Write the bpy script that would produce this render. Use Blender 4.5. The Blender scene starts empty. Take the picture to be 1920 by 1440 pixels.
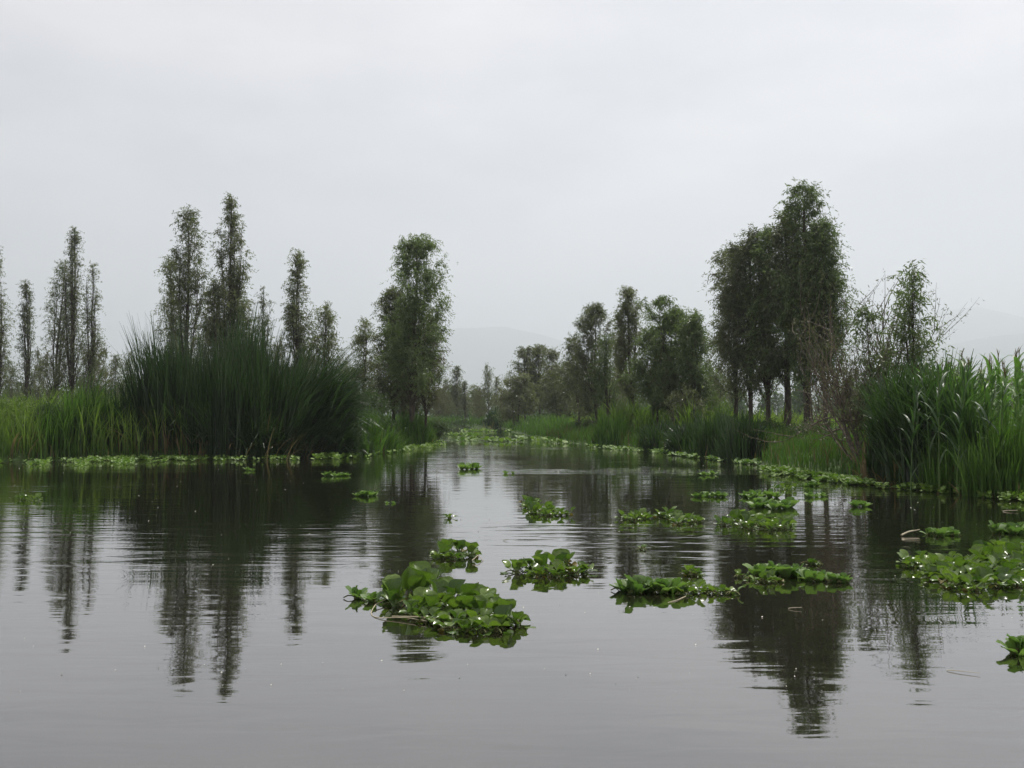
import bpy, math, random
import numpy as np
from mathutils import Vector, Matrix

# ------------------------------------------------------------------ camera, sky, sun, exposure
SC = bpy.context.scene
COL = SC.collection
FPX = 1866.7          # focal length in photograph pixels (35 mm on 36 mm, 1920 px wide)
CAMH = 1.4
PITCH = math.atan(58 / FPX)
cam_d = bpy.data.cameras.new('camera'); cam_d.lens = 35; cam_d.sensor_width = 36
cam_d.clip_start = 0.1; cam_d.clip_end = 30000
cam = bpy.data.objects.new('camera', cam_d); COL.objects.link(cam)
cam.location = (0, 0, CAMH); cam.rotation_euler = (math.pi / 2 + PITCH, 0, 0)
SC.camera = cam

SUN_EL, SUN_AZ = math.radians(63), math.radians(28)      # azimuth measured from +Y towards +X
W = bpy.data.worlds.new('World'); SC.world = W; W.use_nodes = True
nt = W.node_tree; nt.nodes.clear()
out = nt.nodes.new('ShaderNodeOutputWorld'); bg = nt.nodes.new('ShaderNodeBackground')
sky = nt.nodes.new('ShaderNodeTexSky'); sky.sky_type = 'NISHITA'; sky.sun_disc = False
sky.sun_elevation = SUN_EL; sky.sun_rotation = SUN_AZ; sky.altitude = 2200
sky.air_density = 1.0; sky.dust_density = 4.0; sky.ozone_density = 1.0
tc = nt.nodes.new('ShaderNodeTexCoord'); mp = nt.nodes.new('ShaderNodeMapping')
mp.inputs['Scale'].default_value = (1.3, 1.3, 3.6); mp.inputs['Location'].default_value = (3.1, 0.4, 1.2)
nz = nt.nodes.new('ShaderNodeTexNoise'); nz.inputs['Scale'].default_value = 2.6
nz.inputs['Detail'].default_value = 6; nz.inputs['Roughness'].default_value = 0.52
rmp = nt.nodes.new('ShaderNodeValToRGB')                 # thin high cloud veil, uneven
rmp.color_ramp.elements[0].position = 0.38; rmp.color_ramp.elements[0].color = (5.1, 4.9, 5.0, 1)
rmp.color_ramp.elements[1].position = 0.64; rmp.color_ramp.elements[1].color = (7.4, 6.8, 6.6, 1)
mx = nt.nodes.new('ShaderNodeMixRGB'); mx.inputs[0].default_value = 0.86
nt.links.new(tc.outputs['Generated'], mp.inputs[0]); nt.links.new(mp.outputs[0], nz.inputs['Vector'])
nt.links.new(nz.outputs[0], rmp.inputs[0])
nt.links.new(sky.outputs[0], mx.inputs[1]); nt.links.new(rmp.outputs[0], mx.inputs[2])
nt.links.new(mx.outputs[0], bg.inputs[0]); bg.inputs[1].default_value = 0.1
nt.links.new(bg.outputs[0], out.inputs[0])

sun_d = bpy.data.lights.new('sun', 'SUN'); sun_d.energy = 5.0; sun_d.angle = math.radians(0.6)
sun_d.color = (1.0, 0.96, 0.9)
sun = bpy.data.objects.new('sun', sun_d); COL.objects.link(sun)
sdir = Vector((math.sin(SUN_AZ) * math.cos(SUN_EL), math.cos(SUN_AZ) * math.cos(SUN_EL), math.sin(SUN_EL)))
sun.rotation_euler = sdir.to_track_quat('Z', 'Y').to_euler(); sun.location = (0, -20, 60)

vs = SC.view_settings; vs.view_transform = 'Standard'; vs.look = 'None'; vs.exposure = 0.2; vs.gamma = 1.0
vs.use_curve_mapping = False
SC.render.engine = 'CYCLES'
cy = SC.cycles
cy.max_bounces = 6; cy.diffuse_bounces = 3; cy.glossy_bounces = 3; cy.transmission_bounces = 3
cy.volume_bounces = 1; cy.transparent_max_bounces = 4
cy.use_denoising = True
cy.sample_clamp_indirect = 6.0
cy.blur_glossy = 0.3

RNG = np.random.default_rng(7)
random.seed(7)

# ------------------------------------------------------------------ pixel <-> place
cp, sp = math.cos(PITCH), math.sin(PITCH)
def ray(px, py):
    x = (px - 960) / FPX; u = -(py - 720) / FPX
    return np.array([x, cp - u * sp, sp + u * cp])
def wat(px, py):                     # point on the water surface
    r = ray(px, py); t = -CAMH / r[2]
    return np.array([r[0] * t, r[1] * t, 0.0])
def at(px, py, Y):                   # point at depth Y
    r = ray(px, py); t = Y / r[1]
    return np.array([r[0] * t, Y, CAMH + r[2] * t])

# ------------------------------------------------------------------ materials
def newmat(name):
    m = bpy.data.materials.new(name); m.use_nodes = True
    m.node_tree.nodes.clear()
    return m, m.node_tree.nodes, m.node_tree.links
def leaf_mat(name, c0, c1, rough=0.55, trans=0.3, spec=0.35, tcol=None, vein=0.0):
    m, N, L = newmat(name)
    o = N.new('ShaderNodeOutputMaterial'); p = N.new('ShaderNodeBsdfPrincipled'); t = N.new('ShaderNodeBsdfTranslucent')
    mix = N.new('ShaderNodeMixShader'); mix.inputs[0].default_value = trans
    a = N.new('ShaderNodeAttribute'); a.attribute_name = 'var'
    oi = N.new('ShaderNodeObjectInfo')
    ad = N.new('ShaderNodeMath'); ad.operation = 'MULTIPLY_ADD'; ad.inputs[1].default_value = 0.35; 
    L.new(oi.outputs['Random'], ad.inputs[0]); 
    sc = N.new('ShaderNodeMath'); sc.operation = 'MULTIPLY'; sc.inputs[1].default_value = 0.65
    L.new(a.outputs['Fac'], sc.inputs[0]); L.new(sc.outputs[0], ad.inputs[2])
    cm = N.new('ShaderNodeMixRGB'); cm.inputs[1].default_value = (*c0, 1); cm.inputs[2].default_value = (*c1, 1)
    L.new(ad.outputs[0], cm.inputs[0])
    col = cm.outputs[0]
    if vein:
        tx = N.new('ShaderNodeTexCoord'); n2 = N.new('ShaderNodeTexNoise'); n2.inputs['Scale'].default_value = 38
        n2.inputs['Detail'].default_value = 3
        L.new(tx.outputs['Object'], n2.inputs['Vector'])
        m2 = N.new('ShaderNodeMixRGB'); m2.blend_type = 'MULTIPLY'; m2.inputs[0].default_value = vein
        r2 = N.new('ShaderNodeValToRGB'); r2.color_ramp.elements[0].position = .3; r2.color_ramp.elements[1].position = .7
        r2.color_ramp.elements[0].color = (.45, .5, .4, 1); r2.color_ramp.elements[1].color = (1.1, 1.05, 1, 1)
        L.new(n2.outputs[0], r2.inputs[0]); L.new(col, m2.inputs[1]); L.new(r2.outputs[0], m2.inputs[2]); col = m2.outputs[0]
    L.new(col, p.inputs['Base Color'])
    if tcol:
        t.inputs[0].default_value = (*tcol, 1)
    else:
        tm = N.new('ShaderNodeMixRGB'); tm.blend_type = 'MULTIPLY'; tm.inputs[0].default_value = 1
        tm.inputs[2].default_value = (1.25, 1.5, 0.7, 1); L.new(col, tm.inputs[1]); L.new(tm.outputs[0], t.inputs[0])
    p.inputs['Roughness'].default_value = rough; p.inputs['Specular IOR Level'].default_value = spec
    L.new(p.outputs[0], mix.inputs[1]); L.new(t.outputs[0], mix.inputs[2]); L.new(mix.outputs[0], o.inputs[0])
    return m
def noise_mat(name, c0, c1, scale, rough=0.9, bump=0.0, stretch=(1, 1, 1)):
    m, N, L = newmat(name)
    o = N.new('ShaderNodeOutputMaterial'); p = N.new('ShaderNodeBsdfPrincipled')
    tx = N.new('ShaderNodeTexCoord'); mpn = N.new('ShaderNodeMapping'); mpn.inputs['Scale'].default_value = stretch
    n = N.new('ShaderNodeTexNoise'); n.inputs['Scale'].default_value = scale; n.inputs['Detail'].default_value = 8
    r = N.new('ShaderNodeValToRGB'); r.color_ramp.elements[0].position = .32; r.color_ramp.elements[1].position = .68
    r.color_ramp.elements[0].color = (*c0, 1); r.color_ramp.elements[1].color = (*c1, 1)
    L.new(tx.outputs['Object'], mpn.inputs[0]); L.new(mpn.outputs[0], n.inputs['Vector'])
    L.new(n.outputs[0], r.inputs[0]); L.new(r.outputs[0], p.inputs['Base Color'])
    p.inputs['Roughness'].default_value = rough; p.inputs['Specular IOR Level'].default_value = 0.2
    if bump:
        b = N.new('ShaderNodeBump'); b.inputs['Distance'].default_value = bump; L.new(n.outputs[0], b.inputs['Height']); L.new(b.outputs[0], p.inputs['Normal'])
    L.new(p.outputs[0], o.inputs[0])
    return m

M = {}
M['willow'] = leaf_mat('willow_leaf', (0.065, 0.075, 0.047), (0.19, 0.2, 0.115), rough=.38, trans=.4, spec=.5)
M['willow_green'] = leaf_mat('willow_leaf_green', (0.06, 0.082, 0.038), (0.165, 0.21, 0.09), rough=.38, trans=.4, spec=.5)
M['willow_brown'] = leaf_mat('willow_leaf_brown', (0.07, 0.07, 0.04), (0.16, 0.15, 0.08), rough=.5, trans=.28)
M['bush'] = leaf_mat('bush_leaf', (0.028, 0.05, 0.018), (0.08, 0.12, 0.035), rough=.55, trans=.28)
M['reed'] = leaf_mat('reed_blade', (0.005, 0.014, 0.004), (0.042, 0.078, 0.022), rough=.36, trans=.3, spec=.5)
M['cane'] = leaf_mat('cane_blade', (0.018, 0.045, 0.013), (0.07, 0.125, 0.04), rough=.42, trans=.3, spec=.4)
M['grass'] = leaf_mat('grass_blade', (0.02, 0.05, 0.009), (0.09, 0.165, 0.03), rough=.5, trans=.35)
M['meadow'] = leaf_mat('meadow_blade', (0.045, 0.095, 0.014), (0.19, 0.26, 0.055), rough=.55, trans=.35)
M['maize'] = leaf_mat('maize_leaf', (0.05, 0.12, 0.025), (0.15, 0.24, 0.06), rough=.4, trans=.35, spec=.5)
M['dry'] = leaf_mat('dry_blade', (0.08, 0.06, 0.03), (0.2, 0.155, 0.085), rough=.7, trans=.2, spec=.1)
M['hyacinth'] = leaf_mat('hyacinth_blade', (0.04, 0.09, 0.015), (0.17, 0.25, 0.045), rough=.29, trans=.3, spec=.6, vein=.6)
M['hyacinth_old'] = leaf_mat('hyacinth_old_blade', (0.1, 0.1, 0.02), (0.2, 0.15, 0.05), rough=.5, trans=.2, spec=.3, vein=.6)
M['petiole'] = leaf_mat('hyacinth_petiole', (0.06, 0.13, 0.03), (0.17, 0.21, 0.07), rough=.3, trans=.15, spec=.5)
M['lettuce'] = leaf_mat('lettuce_blade', (0.07, 0.135, 0.035), (0.165, 0.25, 0.075), rough=.5, trans=.3, spec=.35, vein=.25)
M['mat'] = leaf_mat('mat_leaf', (0.05, 0.11, 0.018), (0.17, 0.25, 0.05), rough=.55, trans=.25, spec=.3)
M['bark'] = noise_mat('willow_bark', (0.035, 0.028, 0.022), (0.12, 0.1, 0.08), 9, bump=.03, stretch=(1, 1, .25))
M['twig'] = noise_mat('bare_twig', (0.07, 0.058, 0.045), (0.17, 0.14, 0.11), 12)
M['straw'] = noise_mat('pale_stem', (0.3, 0.26, 0.17), (0.5, 0.45, 0.32), 14, rough=.5)
M['rhizome'] = noise_mat('rhizome', (0.05, 0.05, 0.02), (0.12, 0.13, 0.05), 30)
M['speck'] = noise_mat('floating_speck', (0.35, 0.36, 0.25), (0.7, 0.7, 0.6), 40, rough=.4)

# ------------------------------------------------------------------ mesh helpers
def make_mesh(name, V, F, mats, var=None, smooth=False, mi=None):
    """V (n,3), F = list of int arrays (k,4) or (k,3)."""
    me = bpy.data.meshes.new(name)
    V = np.asarray(V, np.float32)
    F = [np.asarray(f, np.int32) for f in F if len(f)]
    nl = sum(f.size for f in F); npoly = sum(len(f) for f in F)
    me.vertices.add(len(V)); me.vertices.foreach_set('co', V.ravel())
    me.loops.add(nl); me.loops.foreach_set('vertex_index', np.concatenate([f.ravel() for f in F]))
    me.polygons.add(npoly)
    tot = np.concatenate([np.full(len(f), f.shape[1], np.int32) for f in F])
    st = np.concatenate([[0], np.cumsum(tot)[:-1]]).astype(np.int32)
    me.polygons.foreach_set('loop_start', st); 
    try: me.polygons.foreach_set('loop_total', tot)
    except Exception: pass
    if mi is not None: me.polygons.foreach_set('material_index', np.asarray(mi, np.int32))
    me.polygons.foreach_set('use_smooth', np.full(npoly, bool(smooth)))
    if var is not None:
        at_ = me.attributes.new('var', 'FLOAT', 'POINT'); at_.data.foreach_set('value', np.asarray(var, np.float32))
    for m in (mats if isinstance(mats, (list, tuple)) else [mats]): me.materials.append(m)
    me.update(calc_edges=True)
    return me
def link(name, data, parent=None, loc=None, rot=None, scale=None):
    o = bpy.data.objects.new(name, data); COL.objects.link(o)
    if parent is not None: o.parent = parent
    if loc is not None: o.location = loc
    if rot is not None: o.rotation_euler = rot
    if scale is not None: o.scale = (scale,) * 3 if np.isscalar(scale) else scale
    return o
def tag(o, label, cat=None, group=None, kind=None):
    o['label'] = label
    if cat: o['category'] = cat
    if group: o['group'] = group
    if kind: o['kind'] = kind
    return o
def thing(name, label, cat, loc, group=None, rotz=0):
    o = link(name, None, loc=loc, rot=(0, 0, rotz)); o.empty_display_size = .2
    return tag(o, label, cat, group)
def nrm(a): return a / np.maximum(np.linalg.norm(a, axis=-1, keepdims=True), 1e-9)

def leaf_kites(P, D, L, Wd, rng, fold=0.15):
    """one four-cornered leaf per row, lying along D."""
    n = len(P); D = nrm(D)
    S = nrm(np.cross(D, rng.normal(size=(n, 3)))); Nn = np.cross(D, S)
    L = L[:, None]; Wd = Wd[:, None]
    mid = P + D * L * .42
    V = np.stack([P, mid + S * Wd * .5 + Nn * Wd * fold, P + D * L, mid - S * Wd * .5 + Nn * Wd * fold], 1).reshape(-1, 3)
    F = np.arange(n * 4).reshape(n, 4)
    return V, F
def ribbons(P, A, H, Wd, bend, rng, seg=4, power=2.0, twist=None):
    """curved blades: P base, A (n,2) horizontal lean direction, H length, bend 0..1.5"""
    n = len(P)
    s = np.linspace(0, 1, seg + 1)
    ang = bend[:, None] * s[None, :] ** (power - 1)                 # angle from vertical along the blade
    ang = np.minimum(ang, 2.6)
    ds = (H / seg)[:, None]
    hx = np.concatenate([np.zeros((n, 1)), np.cumsum(np.sin(ang[:, :-1]) * ds, 1)], 1)
    hz = np.concatenate([np.zeros((n, 1)), np.cumsum(np.cos(ang[:, :-1]) * ds, 1)], 1)
    C = np.stack([P[:, 0:1] + A[:, 0:1] * hx, P[:, 1:2] + A[:, 1:2] * hx, P[:, 2:3] + hz], -1)
    az = rng.uniform(0, 2 * np.pi, n) if twist is None else twist
    S = np.stack([np.cos(az), np.sin(az), np.zeros(n)], -1)[:, None, :]
    w = (Wd[:, None] * np.clip(1.15 - s[None] ** 2.2, .05, 1) * np.clip(.6 + s[None] * 2, 0, 1) * .5)[..., None]
    Lf = C - S * w; Rt = C + S * w
    V = np.stack([Lf, Rt], 2).reshape(n, -1, 3)
    k = 2 * (seg + 1)
    base = (np.arange(n) * k)[:, None]
    i = np.arange(seg)[None] * 2
    F = np.stack([base + i, base + i + 1, base + i + 3, base + i + 2], -1).reshape(-1, 4)
    return V.reshape(-1, 3), F, k
def tubes(polys, sides=5):
    """polys: list of (pts (k,3), radii (k,))"""
    Vs, Fs, off = [], [], 0
    for pts, rad in polys:
        pts = np.asarray(pts, float); rad = np.asarray(rad, float); k = len(pts)
        T = nrm(np.gradient(pts, axis=0))
        ref = np.array([1., 0.13, 0.07]) if abs(T[0][0]) < .8 else np.array([0., 1., .1])
        U = nrm(np.cross(T, ref)); Wv = np.cross(T, U)
        a = np.linspace(0, 2 * np.pi, sides, endpoint=False)
        R = pts[:, None] + rad[:, None, None] * (np.cos(a)[None, :, None] * U[:, None] + np.sin(a)[None, :, None] * Wv[:, None])
        Vs.append(R.reshape(-1, 3))
        i = np.arange(k - 1)[:, None] * sides; j = np.arange(sides)[None]; j2 = (j + 1) % sides
        Fs.append(np.stack([off + i + j, off + i + j2, off + i + sides + j2, off + i + sides + j], -1).reshape(-1, 4))
        off += k * sides
    return np.concatenate(Vs), np.concatenate(Fs)

# ------------------------------------------------------------------ ground with the canal cut into it
SHORE = [(-700, 878), (-300, 871), (0, 866), (200, 862), (420, 859), (600, 856), (690, 850), (750, 842), (805, 834), (828, 822), (815, 809), (800, 803.5),
         (860, 802), (945, 803.5), (962, 811), (1000, 819), (1060, 829), (1120, 836), (1200, 844), (1300, 853), (1400, 865),
         (1440, 877), (1500, 890), (1600, 903), (1700, 911), (1800, 919), (1920, 932), (2250, 962)]
SH = np.array([wat(*p)[:2] for p in SHORE])
POLY = np.concatenate([[(-70., -40.), (-60., 10.)], SH, [(22., 4.), (30., -40.)]])
def canal_sd(x, y):
    """signed distance: negative on the water, positive on land"""
    p = np.stack([np.ravel(x), np.ravel(y)], -1); d = np.full(len(p), 1e9); ins = np.zeros(len(p), bool)
    n = len(POLY)
    for i in range(n):
        a, b = POLY[i], POLY[(i + 1) % n]; e = b - a; w = p - a
        t = np.clip((w @ e) / (e @ e), 0, 1); d = np.minimum(d, np.linalg.norm(w - t[:, None] * e, axis=1))
        c = ((a[1] <= p[:, 1]) & (b[1] > p[:, 1])) | ((b[1] <= p[:, 1]) & (a[1] > p[:, 1]))
        xi = a[0] + (p[:, 1] - a[1]) / (b[1] - a[1] + 1e-12) * e[0]
        ins ^= c & (p[:, 0] < xi)
    return np.where(ins, -d, d).reshape(np.shape(x))
def gz(x, y):
    sd = canal_sd(x, y)
    z = np.where(sd < 0, np.maximum(sd * .6, -1.0), .42 * (1 - np.exp(-np.maximum(sd, 0) / 0.9)))
    x = np.asarray(x, float); y = np.asarray(y, float)
    return z + np.where(sd > .3, .07 * np.sin(x * .9 + 1.3 * np.sin(y * .7)) * np.sin(y * .8 + np.sin(x * .5)), 0)
def graded(lo, hi, step, far_lo, far_hi):
    c = list(np.arange(lo, hi, step)); s = step; v = c[-1]
    while v < far_hi: s *= 1.35; v += s; c.append(v)
    s = step; v = c[0]; pre = []
    while v > far_lo: s *= 1.35; v -= s; pre.append(v)
    return np.array(pre[::-1] + c)
gx = graded(-50, 40, .5, -11000, 11000); gy = graded(4, 115, .6, -300, 8500)
X, Y = np.meshgrid(gx, gy); Z = gz(X, Y)
V = np.stack([X, Y, Z], -1).reshape(-1, 3)
ny, nx = X.shape
idx = np.arange(ny * nx).reshape(ny, nx)
F = np.stack([idx[:-1, :-1], idx[:-1, 1:], idx[1:, 1:], idx[1:, :-1]], -1).reshape(-1, 4)
gm = noise_mat('bank_soil_and_grass', (0.022, 0.035, 0.012), (0.06, 0.1, 0.025), 0.8, bump=.05)
g = link('ground', make_mesh('ground', V, [F], gm, smooth=True)); tag(g, 'grassy soil of the canal banks and fields', kind='structure')

# water ------------------------------------------------------------
m, N, L = newmat('canal_water')
o = N.new('ShaderNodeOutputMaterial'); mix = N.new('ShaderNodeMixShader'); gl = N.new('ShaderNodeBsdfGlossy'); df = N.new('ShaderNodeBsdfDiffuse')
fr = N.new('ShaderNodeFresnel'); fr.inputs['IOR'].default_value = 1.34
df.inputs[0].default_value = (0.010, 0.009, 0.006, 1); gl.inputs[0].default_value = (.99, .97, .96, 1); gl.inputs['Roughness'].default_value = 0.02
tx = N.new('ShaderNodeTexCoord')
def wnode(scale, sx, sy, detail, rough=.5, dist=0.0, off=(0, 0, 0)):
    mpn = N.new('ShaderNodeMapping'); mpn.inputs['Scale'].default_value = (sx, sy, 1); mpn.inputs['Location'].default_value = off
    n = N.new('ShaderNodeTexNoise'); n.noise_dimensions = '2D'; n.inputs['Scale'].default_value = scale; n.inputs['Detail'].default_value = detail
    n.inputs['Roughness'].default_value = rough; n.inputs['Distortion'].default_value = dist
    L.new(tx.outputs['Object'], mpn.inputs[0]); L.new(mpn.outputs[0], n.inputs['Vector']); return n.outputs[0]
def wmath(op, a, b, clamp=False):
    q = N.new('ShaderNodeMath'); q.operation = op; q.use_clamp = clamp
    for i, v in enumerate((a, b)):
        if isinstance(v, (int, float)): q.inputs[i].default_value = v
        else: L.new(v, q.inputs[i])
    return q.outputs[0]
small = wnode(1.0, 1.1, 4.2, 2.5, .5, .3)            # short ripples, crests across the view
longw = wnode(1.0, .35, 1.3, 2, .5, 0, (4, 2, 0))    # slow swell
patch = wnode(1.0, .10, .20, 3, .55, 0, (1.7, 5.2, 0))
pm = N.new('ShaderNodeMapRange'); pm.inputs['From Min'].default_value = .40; pm.inputs['From Max'].default_value = .64
pm.inputs['To Min'].default_value = .22; pm.inputs['To Max'].default_value = 1.0
L.new(patch, pm.inputs['Value'])
# two gusts that ruffle the surface further up the canal
sepx = N.new('ShaderNodeSeparateXYZ'); L.new(tx.outputs['Object'], sepx.inputs[0])
def gust(cx, cyy, rx, ry, amp):
    dx = wmath('DIVIDE', wmath('SUBTRACT', sepx.outputs[0], cx), rx); dy = wmath('DIVIDE', wmath('SUBTRACT', sepx.outputs[1], cyy), ry)
    r2 = wmath('ADD', wmath('MULTIPLY', dx, dx), wmath('MULTIPLY', dy, dy))
    return wmath('MULTIPLY', wmath('SUBTRACT', 1.0, r2, True), amp)
gusts = wmath('ADD', gust(3.4, 24.6, 4.2, 1.7, 9.0), gust(2.6, 41.5, 2.6, 1.9, 5.0))
amp = wmath('ADD', pm.outputs[0], wmath('MULTIPLY', gusts, wnode(1.0, .9, 2.2, 3, .6)))
hgt = wmath('ADD', wmath('MULTIPLY', wmath('SUBTRACT', small, .5), amp), wmath('MULTIPLY', longw, .55))
bp = N.new('ShaderNodeBump'); bp.inputs['Strength'].default_value = 1.0; bp.inputs['Distance'].default_value = 0.0085
L.new(hgt, bp.inputs['Height'])
for n_ in (gl, df, fr): L.new(bp.outputs[0], n_.inputs['Normal'])
L.new(wmath('POWER', fr.outputs[0], .56), mix.inputs[0]); L.new(df.outputs[0], mix.inputs[1]); L.new(gl.outputs[0], mix.inputs[2]); L.new(mix.outputs[0], o.inputs[0])
wv = np.array([(-110, -80, 0), (70, -80, 0), (70, 150, 0), (-110, 150, 0)], float)
w_ = link('canal_water', make_mesh('canal_water', wv, [np.array([[0, 1, 2, 3]])], m)); tag(w_, 'still dark canal water with fine ripples', kind='structure')

# far hills ----------------------------------------------------------
def hill(name, label, prof, Yc, depth, seed, amp):
    xs = np.linspace(-10500, 10500, 300); ys = np.linspace(Yc - depth, Yc + depth, 28)
    px = 960 + xs / Yc * FPX
    ppx, ppy = zip(*prof)
    top = (778 - np.interp(px, ppx, ppy)) / FPX * Yc
    XX, YY = np.meshgrid(xs, ys)
    r = np.random.default_rng(seed)
    n = sum(np.sin(XX * f * r.uniform(.7, 1.3) + YY * f * r.uniform(-1.2, 1.2) + r.uniform(0, 6)) / (k + 1) for k, f in enumerate((.0017, .0034, .006, .011, .02)))
    k = np.exp(-((YY - Yc) / (depth * .5)) ** 2) - math.exp(-4)
    ZZ = np.maximum(top[None] + n * amp, 0) * k - 2
    V = np.stack([XX, YY, ZZ], -1).reshape(-1, 3); ny, nx = XX.shape
    idx = np.arange(ny * nx).reshape(ny, nx)
    F = np.stack([idx[:-1, :-1], idx[:-1, 1:], idx[1:, 1:], idx[1:, :-1]], -1).reshape(-1, 4)
    hm = noise_mat(name + '_forest', (0.03, 0.045, 0.025), (0.07, 0.09, 0.05), .01)
    tag(link(name, make_mesh(name, V, [F], hm, smooth=True)), label, kind='structure')
hill('far_hill', 'faint blue hill range on the horizon', [(-1400, 700), (-200, 672), (0, 664), (300, 672), (560, 660), (720, 640), (840, 616), (950, 610), (1020, 626), (1080, 648), (1180, 640), (1340, 602), (1500, 592), (1700, 580), (1830, 572), (1890, 588), (1980, 612), (7000, 660), (3400, 700)], 9000, 1700, 3, 13)
hill('near_hill', 'pale blue wooded hill at the right of the horizon', [(-1400, 770), (0, 752), (700, 745), (1300, 712), (1500, 690), (1700, 655), (1765, 640), (1840, 629), (1920, 619), (2200, 600), (3400, 640)], 6400, 1250, 5, 11)

# ------------------------------------------------------------------ trees
def prof_fn(shape):
    if shape == 'spire':  return lambda t: np.minimum(1, (t / .22 + .05)) ** .6 * (1 - t ** 1.5) ** .8 + .04
    if shape == 'column': return lambda t: np.minimum(1, (t / .18 + .08)) ** .6 * (1 - t ** 3.4) ** .6 + .08
    return lambda t: np.minimum(1, (t / .3 + .3)) ** .5 * (1 - t ** 3.2) ** .55 + .04
def build_tree(seed, H, R, cb=.25, shape='column', shoots=1300, per=11, leaf=.14, lean=(0, 0), trunks=1, r0=None, mat='willow', droop=.7, inner=.35, asc=.16, leaders=3):
    """returns (trunk mesh, crown mesh) of one willow, base at z=0"""
    rng = np.random.default_rng(seed); pf = prof_fn(shape)
    r0 = r0 or (.03 + .008 * H)
    polys = []; bp_, bd_, bw_, br_ = [], [], [], []
    ph = rng.uniform(0, 6.28, 6)
    axes = []; lean = np.array(lean, float) + rng.normal(0, .018 * H, 2)
    for k in range(trunks):
        a0 = rng.uniform(0, 6.28); b = np.array([np.cos(a0), np.sin(a0)]) * (R * .12 if trunks > 1 else 0)
        e = np.array(lean) + np.array([np.cos(a0), np.sin(a0)]) * (R * .45 if trunks > 1 else 0)
        h = H * (1 if k == 0 else rng.uniform(.9, 1.0)) if shape == 'round' else H * (1 if k == 0 else rng.uniform(.72, .95))
        s = np.linspace(0, 1, 11); wob = rng.normal(0, .012 * H, (11, 2)); wob[0] = 0
        wob = np.cumsum(wob, 0) * .35
        pts = np.stack([b[0] + e[0] * s ** 1.2 + wob[:, 0], b[1] + e[1] * s ** 1.2 + wob[:, 1], h * s * .985], -1)
        pts[0, 2] = -.35
        rad = r0 * (1 - s * .93) ** .9 * (1 + .5 * np.exp(-s * 22)) / (1 if trunks == 1 else 1.35)
        polys.append((pts, rad)); axes.append((pts, s, h))
    nl_ = leaders if trunks == 1 else 0
    for k in range(nl_):                                    # secondary leaders that give the crown its own tops
        pts, s, h = axes[0]; t0 = rng.uniform(.1, .3); t1 = rng.uniform(.68, .95); a0 = rng.uniform(0, 6.28)
        uu = np.linspace(0, 1, 9); off = R * rng.uniform(.35, .7) * uu ** .6
        q = np.stack([np.interp(t0 + (t1 - t0) * uu, s, pts[:, 0]) + np.cos(a0) * off, np.interp(t0 + (t1 - t0) * uu, s, pts[:, 1]) + np.sin(a0) * off, h * (t0 + (t1 - t0) * uu)], -1)
        q[1:] += rng.normal(0, .02, (8, 3)); polys.append((q, r0 * .5 * (1 - uu * .9)))
        axes.append((q, t0 + (t1 - t0) * uu, h, t1))
    nb = int(20 + H * 12)
    for i in range(nb):
        ax_i = axes[i % trunks] if trunks > 1 or rng.random() < .55 else axes[rng.integers(len(axes))]; pts, s, h = ax_i[:3]; t1 = ax_i[3] if len(ax_i) > 3 else 1.0; sub = len(ax_i) > 3
        lo_ = max(cb * .75, s[0]); ts = lo_ + (.95 * t1 - lo_) * rng.random()
        te = ts + rng.uniform(.5, 1.4) * asc + .02
        if te > t1 * .985: te = ts + (t1 - ts) * rng.uniform(.3, 1.0)
        tc_ = np.clip((te - cb) / (t1 - cb), 0, 1)
        th = rng.uniform(0, 2 * np.pi)
        lob = 1 + .25 * np.sin(3 * th + ph[0] + tc_ * 7) + .18 * np.sin(2 * th + ph[1] - tc_ * 13)
        rho = R * float(pf(np.array(tc_))) * rng.uniform(.55, 1.3) * lob
        if trunks > 1: rho *= .75
        if sub: rho *= .68
        u = np.linspace(0, 1, 6)
        ax = np.stack([np.interp(ts + (te - ts) * u, s, pts[:, j]) for j in (0, 1)], -1)
        rr = rho * u ** .75
        P = np.stack([ax[:, 0] + np.cos(th) * rr, ax[:, 1] + np.sin(th) * rr, h * (ts + (te - ts) * u ** 1.15)], -1)
        P[1:-1] += rng.normal(0, .03, (4, 3))
        rb = max(.008, .02 * (1 - ts) + .006) * (H / 9) ** .5
        polys.append((P, rb * (1 - u * .8)))
        bp_.append(P); br_.append(rho / R); bd_.append([np.cos(th), np.sin(th)]); bw_.append((.4 + rho / R) * rng.uniform(.5, 1.5))
    tv, tf = tubes(polys[:trunks + nl_], 6); tv2, tf2 = tubes(polys[trunks + nl_:], 3)
    tf = np.concatenate([tf, tf2 + len(tv)]); tv = np.concatenate([tv, tv2])
    shoots = int(shoots * 1.08)
    # leafy shoots on the branches
    bp_ = np.array(bp_); bd_ = np.array(bd_); bw_ = np.array(bw_); bw_ /= bw_.sum()
    bi = rng.choice(nb, shoots, p=bw_)
    u = inner + (1.0 - inner) * rng.random(shoots) ** .8
    k = u * 5; k0 = np.minimum(k.astype(int), 4); fr_ = (k - k0)[:, None]
    P = bp_[bi, k0] * (1 - fr_) + bp_[bi, k0 + 1] * fr_
    out_ = np.concatenate([bd_[bi], np.zeros((shoots, 1))], 1)
    D = nrm(out_ * .5 + np.array([0, 0, .75]) + rng.normal(0, .55, (shoots, 3)))
    SL = rng.uniform(.22, .85, shoots) * (leaf / .14) * np.clip(.72 + .45 * np.array(br_)[bi], .7, 1.2)
    t = rng.random((shoots, per)) ** .8
    pos = P[:, None] + D[:, None] * (SL[:, None] * t)[..., None] + np.array([0, 0, -1.]) * (droop * .8 * SL[:, None] * t ** 2)[..., None]
    pos = pos + rng.normal(0, .02, pos.shape)
    ld = D[:, None] * .45 + rng.normal(0, .55, pos.shape) + np.array([0, 0, -droop])
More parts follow.
